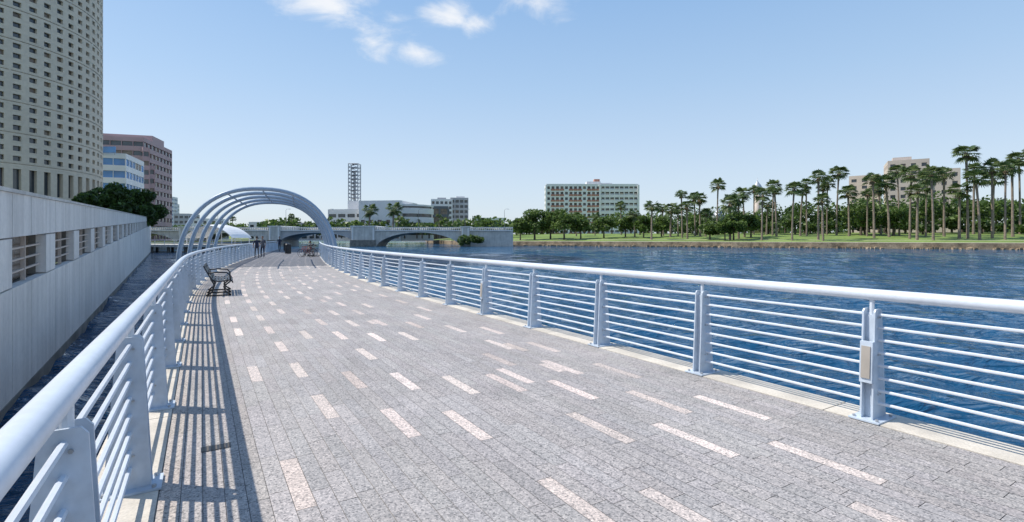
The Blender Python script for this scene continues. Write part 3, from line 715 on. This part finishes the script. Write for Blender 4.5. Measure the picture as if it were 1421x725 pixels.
# ------------------------------------------------------------ vegetation
def broadleaf(loc,h,r,nclump=16,leaf=.5,per=130,name='broadleaf_tree',dark=False):
    m=MB(); w=(.28,.38,.34) if not dark else (.6,.3,.1)
    m.tube([(0,0,-.3),(random.uniform(-.1,.1),0,h*.18),(.2,.1,h*.42)],[.05*r+.12,.04*r+.09,.03*r+.05],'bark',8)
    for i in range(nclump):
        a=random.uniform(0,2*math.pi); rr=r*random.uniform(.15,.78); z=h*random.uniform(.38,.86); rr*=1-.5*max(0,(z/h-.62)/.3)
        c=(rr*math.cos(a),rr*math.sin(a),z); m.tube([(.1,.05,h*.3),(c[0]*.5,c[1]*.5,h*.3+(z-h*.3)*.6),c],[.10,.06,.03],'bark',5)
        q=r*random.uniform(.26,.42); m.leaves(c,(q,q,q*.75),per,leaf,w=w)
    o=m.obj(name); o.location=loc; o.rotation_euler[2]=random.uniform(0,6); return o
for px,d,h,r in ((132,74,8.8,3.2),(152,76,9.6,3.6),(174,78,10.4,4.0),(196,82,9.6,3.8),(120,70,8.0,2.3)):
    broadleaf((K(px)*d,d,.2),h,r,18,.28,260,dark=True)
def dpx(px,r): return (r+173.6)/(.461*K(px)+.888)
def place(px,r):
    d=dpx(px,r); return K(px)*d,d,lawnz(r)
for px,ty,r,rad in ((722,300,6,4),(742,289,10,6.5),(764,291,14,6),(783,287,9,6),(806,298,16,5),(838,300,20,5),(868,300,25,4.5),(893,297,22,4),(918,300,30,4.5),(1018,294,9,4.6),(1042,298,22,5),(1006,303,7,2.8),(985,306,12,4),(1195,280,40,7),(1240,288,35,7)):
    x,y,z=place(px,r); broadleaf((x,y,z),Z(ty,y)-z,rad,20,.42,130)
m=MB(); 
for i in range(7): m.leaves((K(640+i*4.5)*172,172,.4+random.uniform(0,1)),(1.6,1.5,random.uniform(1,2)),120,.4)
m.obj('shrub')
def treemass(name,lst,leaf,per=260,w=(.40,.38,.22)):
    m=MB()
    for (x,y,z0,h,r) in lst:
        m.tube([(x,y,z0-.3),(x,y,z0+h*.5)],[.4,.25],'bark',5)
        for k in range(5):
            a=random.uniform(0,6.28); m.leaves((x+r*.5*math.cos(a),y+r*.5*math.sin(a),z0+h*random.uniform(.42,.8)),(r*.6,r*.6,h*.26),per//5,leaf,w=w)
    return m.obj(name)
lst=[]
for px in range(705,1480,11):
    r=random.uniform(60,100); x,y,z=place(px+random.uniform(-6,6),r)
    ty=np.interp(px,[700,900,1000,1150,1250,1480],[308,300,292,285,276,268])+random.uniform(-9,9)
    lst.append((x,y,z,Z(ty,y)-z,random.uniform(4.5,7.5)))
for px in range(890,1480,26):
    r=random.uniform(45,62); x,y,z=place(px+random.uniform(-6,6),r)
    lst.append((x,y,z,Z(random.uniform(298,312),y)-z,random.uniform(2.5,5)))
treemass('distant_park_trees',lst,.6,420)
lst=[]
for px in list(range(205,760,7)):
    d=random.uniform(285,345) if px>440 else random.uniform(300,420)
    lst.append((K(px)*d,d-60 if px>440 else d,1.5,Z(random.uniform(309,317),d),random.uniform(4,7)))
treemass('distant_riverside_trees',lst,.9,160)
lst=[]
for i in range(170):
    px=-300+i*12; d=random.uniform(700,800); lst.append((K(px)*d,d,2,random.uniform(12,20),random.uniform(12,18)))
treemass('horizon_treeline',lst,2.6,90)
def palm_mesh(h,R,seed):
    random.seed(seed); m=MB(); lean=random.uniform(-.05,.05)*h; l2=random.uniform(-.03,.03)*h
    tr=[(lean*(f**2),l2*(f**2),-.4+(h+.4)*f) for f in np.linspace(0,1,8)]
    m.tube(tr,[.38,.32,.29,.27,.26,.26,.29,.35],'trunk',8)
    top=Vector(tr[-1]); n=38
    for i in range(n):
        az=i*2.39996+random.uniform(-.2,.2); el=math.radians(random.triangular(-55,80,20)); 
        L=R*random.uniform(.42,.58)
        d=Vector((math.cos(az)*math.cos(el),math.sin(az)*math.cos(el),math.sin(el)))
        base=top+d*L+Vector((0,0,-.12*L)); m.tube([top,base],.035,'pl2',3,False)
        side=d.cross(Vector((0,0,1))).normalized() if abs(d.z)<.98 else Vector((1,0,0)); upv=side.cross(d)
        FR=R*random.uniform(.42,.58); mt='pl' if random.random()<.6 else 'pl2'
        nb=9
        for k in range(nb):
            a=math.radians(-80+160*k/(nb-1)); dr=(d*math.cos(a)+side*math.sin(a)).normalized()
            tip=base+dr*FR+Vector((0,0,-.35*FR*random.uniform(.6,1.3))); mid=base+dr*FR*.55+Vector((0,0,-.03*FR)); wv=dr.cross(upv).normalized()*FR*.095
            m.add([base,mid-wv,tip,mid+wv],[(0,1,2,3)],mt)
    for i in range(22):
        az=random.uniform(0,6.28); L=R*random.uniform(.35,.6); b=top+Vector((math.cos(az)*.25,math.sin(az)*.25,-.1)); t=b+Vector((math.cos(az)*L*.45,math.sin(az)*L*.45,-L)); sd=Vector((-math.sin(az),math.cos(az),0))*L*.22
        m.add([b,(b+t)/2-sd,t,(b+t)/2+sd],[(0,1,2,3)],'dead')
    return m.mesh('palm_mesh')
var=[(palm_mesh(h,R,50+i),h,R) for i,(h,R) in enumerate([(20,3.0),(20,3.7),(17,3.5),(14,3.4),(11,3.3),(23,3.6),(9,3.1),(17,2.8)])]
random.seed(12)
plist=[(800,291),(826,296),(862,282),(879,290),(903,275),(921,282),(932,284),(948,258),(952,275),(962,266),(972,262),(980,285),(996,250),(1012,275),(1024,268),(1032,262),(1045,254),(1057,262),(1070,248),(1079,250),(1101,248),(1110,262),(1120,246),(1134,232),(1138,250),(1150,244),(1161,228),(1180,258),(1203,258),(1214,240),(1224,250),(1234,238),(1247,226),(1263,232),(1272,250),(1283,240),(1296,230),(1313,228),(1342,203),(1349,222),(1358,236),(1374,218),(1392,228),(1403,218),(1414,208),(1440,205),(1465,214),(1490,220),(1380,240),(1145,262),(1065,272),(940,286),(1330,250)]
for px,ty in plist:
    px+=random.uniform(-3,3); ty+=random.uniform(-4,6)
    r=random.uniform(6,50); x,y,z=place(px,r); H=Z(ty,y)-z-2.2
    me,h,R=min(var,key=lambda v:abs(v[1]-H)+random.uniform(0,3.5)); s=H/h
    o=bpy.data.objects.new('palm_tree',me); bpy.context.scene.collection.objects.link(o); o.location=(x,y,z); k=(s*.5+.5)*random.uniform(.88,1.18); o.scale=(k,k,s); o.rotation_euler[2]=random.uniform(0,6.28)
for px,ty,d in ((512,292,235),(545,290,232),(553,296,240),(405,300,240),(322,304,250),(610,300,240)):
    me,h,R=random.choice(var); x=K(px)*d; H=Z(ty,d)-1.5; s=H/h
    o=bpy.data.objects.new('palm_tree',me); bpy.context.scene.collection.objects.link(o); o.location=(x,d,1.5); o.scale=(s,s,s)
# ------------------------------------------------------------ light & sky
el=math.radians(54); az=math.atan2(-.99,.12)
Sd=Vector((math.sin(az)*math.cos(el),math.cos(az)*math.cos(el),math.sin(el)))
L=bpy.data.lights.new('sun','SUN'); L.energy=5.0; L.angle=math.radians(.53); L.color=(1,.94,.86)
lo=bpy.data.objects.new('sun',L); bpy.context.scene.collection.objects.link(lo); lo.rotation_euler=Sd.to_track_quat('Z','Y').to_euler()
w=bpy.data.worlds.new('World'); bpy.context.scene.world=w; w.use_nodes=True; nt=w.node_tree; nt.nodes.clear()
tc=nn(nt,'ShaderNodeTexCoord')
sky=nn(nt,'ShaderNodeTexSky',sky_type='NISHITA'); sky.sun_disc=False; sky.sun_elevation=el; sky.sun_rotation=az%(2*math.pi); sky.air_density=1.0; sky.dust_density=1.0; sky.ozone_density=1.5
sx=nn(nt,'ShaderNodeSeparateXYZ'); nt.links.new(tc.outputs['Generated'],sx.inputs[0])
rp=nn(nt,'ShaderNodeValToRGB'); e=rp.color_ramp.elements; e[0].position=0; e[0].color=(.76,.86,.97,1); e[1].position=1; e[1].color=(.13,.31,.72,1)
for p_,c_ in ((.12,(.66,.80,.97,1)),(.28,(.47,.68,.95,1)),(.42,(.34,.57,.91,1))): q=e.new(p_); q.color=c_
nt.links.new(sx.outputs[2],rp.inputs[0])
hz=nn(nt,'ShaderNodeVectorMath',operation='SCALE'); hz.inputs['Scale'].default_value=6.5; nt.links.new(rp.outputs[0],hz.inputs[0])
mxs=nn(nt,'ShaderNodeMix',data_type='RGBA'); mxs.inputs[0].default_value=.75; nt.links.new(sky.outputs[0],mxs.inputs[6]); nt.links.new(hz.outputs[0],mxs.inputs[7])
bg=nn(nt,'ShaderNodeBackground'); bg.inputs[1].default_value=.15; nt.links.new(mxs.outputs[2],bg.inputs[0])
cb=nn(nt,'ShaderNodeBackground'); cb.inputs[0].default_value=(.97,.98,1,1); cb.inputs[1].default_value=1.0
nz=nn(nt,'ShaderNodeTexNoise'); nz.inputs['Scale'].default_value=8; nz.inputs['Detail'].default_value=10; nz.inputs['Roughness'].default_value=.6; nz.inputs['Distortion'].default_value=.4
mpz=nn(nt,'ShaderNodeMapping'); mpz.inputs['Scale'].default_value=(1,1,2.0); nt.links.new(tc.outputs['Generated'],mpz.inputs[0]); nt.links.new(mpz.outputs[0],nz.inputs['Vector'])
prev=None
for (px,py,rx,ry) in ((465,5,84,42),(520,60,42,36),(580,74,44,22),(630,14,50,30),(725,2,84,34),(665,30,38,22)):
    c=Vector((K(px),1,(HY-py)/F)).normalized()
    sb=nn(nt,'ShaderNodeVectorMath',operation='SUBTRACT'); nt.links.new(tc.outputs['Generated'],sb.inputs[0]); sb.inputs[1].default_value=c
    ml=nn(nt,'ShaderNodeVectorMath',operation='MULTIPLY'); nt.links.new(sb.outputs[0],ml.inputs[0]); ml.inputs[1].default_value=(F/rx,F/rx,F/ry*1.1)
    ln=nn(nt,'ShaderNodeVectorMath',operation='LENGTH'); nt.links.new(ml.outputs[0],ln.inputs[0])
    mr=nn(nt,'ShaderNodeMapRange'); mr.inputs['From Min'].default_value=0; mr.inputs['From Max'].default_value=1.9; mr.inputs['To Min'].default_value=.66; mr.inputs['To Max'].default_value=-.95
    nt.links.new(ln.outputs['Value'],mr.inputs['Value']); o_=mr.outputs[0]
    if prev is not None:
        mx=nn(nt,'ShaderNodeMath',operation='MAXIMUM'); nt.links.new(prev,mx.inputs[0]); nt.links.new(o_,mx.inputs[1]); o_=mx.outputs[0]
    prev=o_
cn=nn(nt,'ShaderNodeMath',operation='MULTIPLY_ADD'); nt.links.new(nz.outputs['Fac'],cn.inputs[0]); cn.inputs[1].default_value=2.8; cn.inputs[2].default_value=-1.4
ad=nn(nt,'ShaderNodeMath',operation='ADD'); nt.links.new(prev,ad.inputs[0]); nt.links.new(cn.outputs[0],ad.inputs[1])
al=nn(nt,'ShaderNodeMapRange'); al.interpolation_type='SMOOTHSTEP'; al.inputs['From Min'].default_value=-.1; al.inputs['From Max'].default_value=.95; al.inputs['To Max'].default_value=.88
nt.links.new(ad.outputs[0],al.inputs['Value'])
ms=nn(nt,'ShaderNodeMixShader'); nt.links.new(al.outputs[0],ms.inputs[0]); nt.links.new(bg.outputs[0],ms.inputs[1]); nt.links.new(cb.outputs[0],ms.inputs[2])
ow=nn(nt,'ShaderNodeOutputWorld'); nt.links.new(ms.outputs[0],ow.inputs[0])
# ------------------------------------------------------------ camera
cam=bpy.data.cameras.new('camera'); co=bpy.data.objects.new('camera',cam); bpy.context.scene.collection.objects.link(co)
co.location=(0,0,EYE); co.rotation_euler=(math.radians(90),0,0); cam.sensor_width=36; cam.lens=F/1421*36; cam.shift_y=-(362.5-HY)/1421; cam.clip_start=.05; cam.clip_end=9000
sc=bpy.context.scene; sc.camera=co; sc.view_settings.view_transform='Standard'; sc.view_settings.look='None'; sc.view_settings.exposure=0
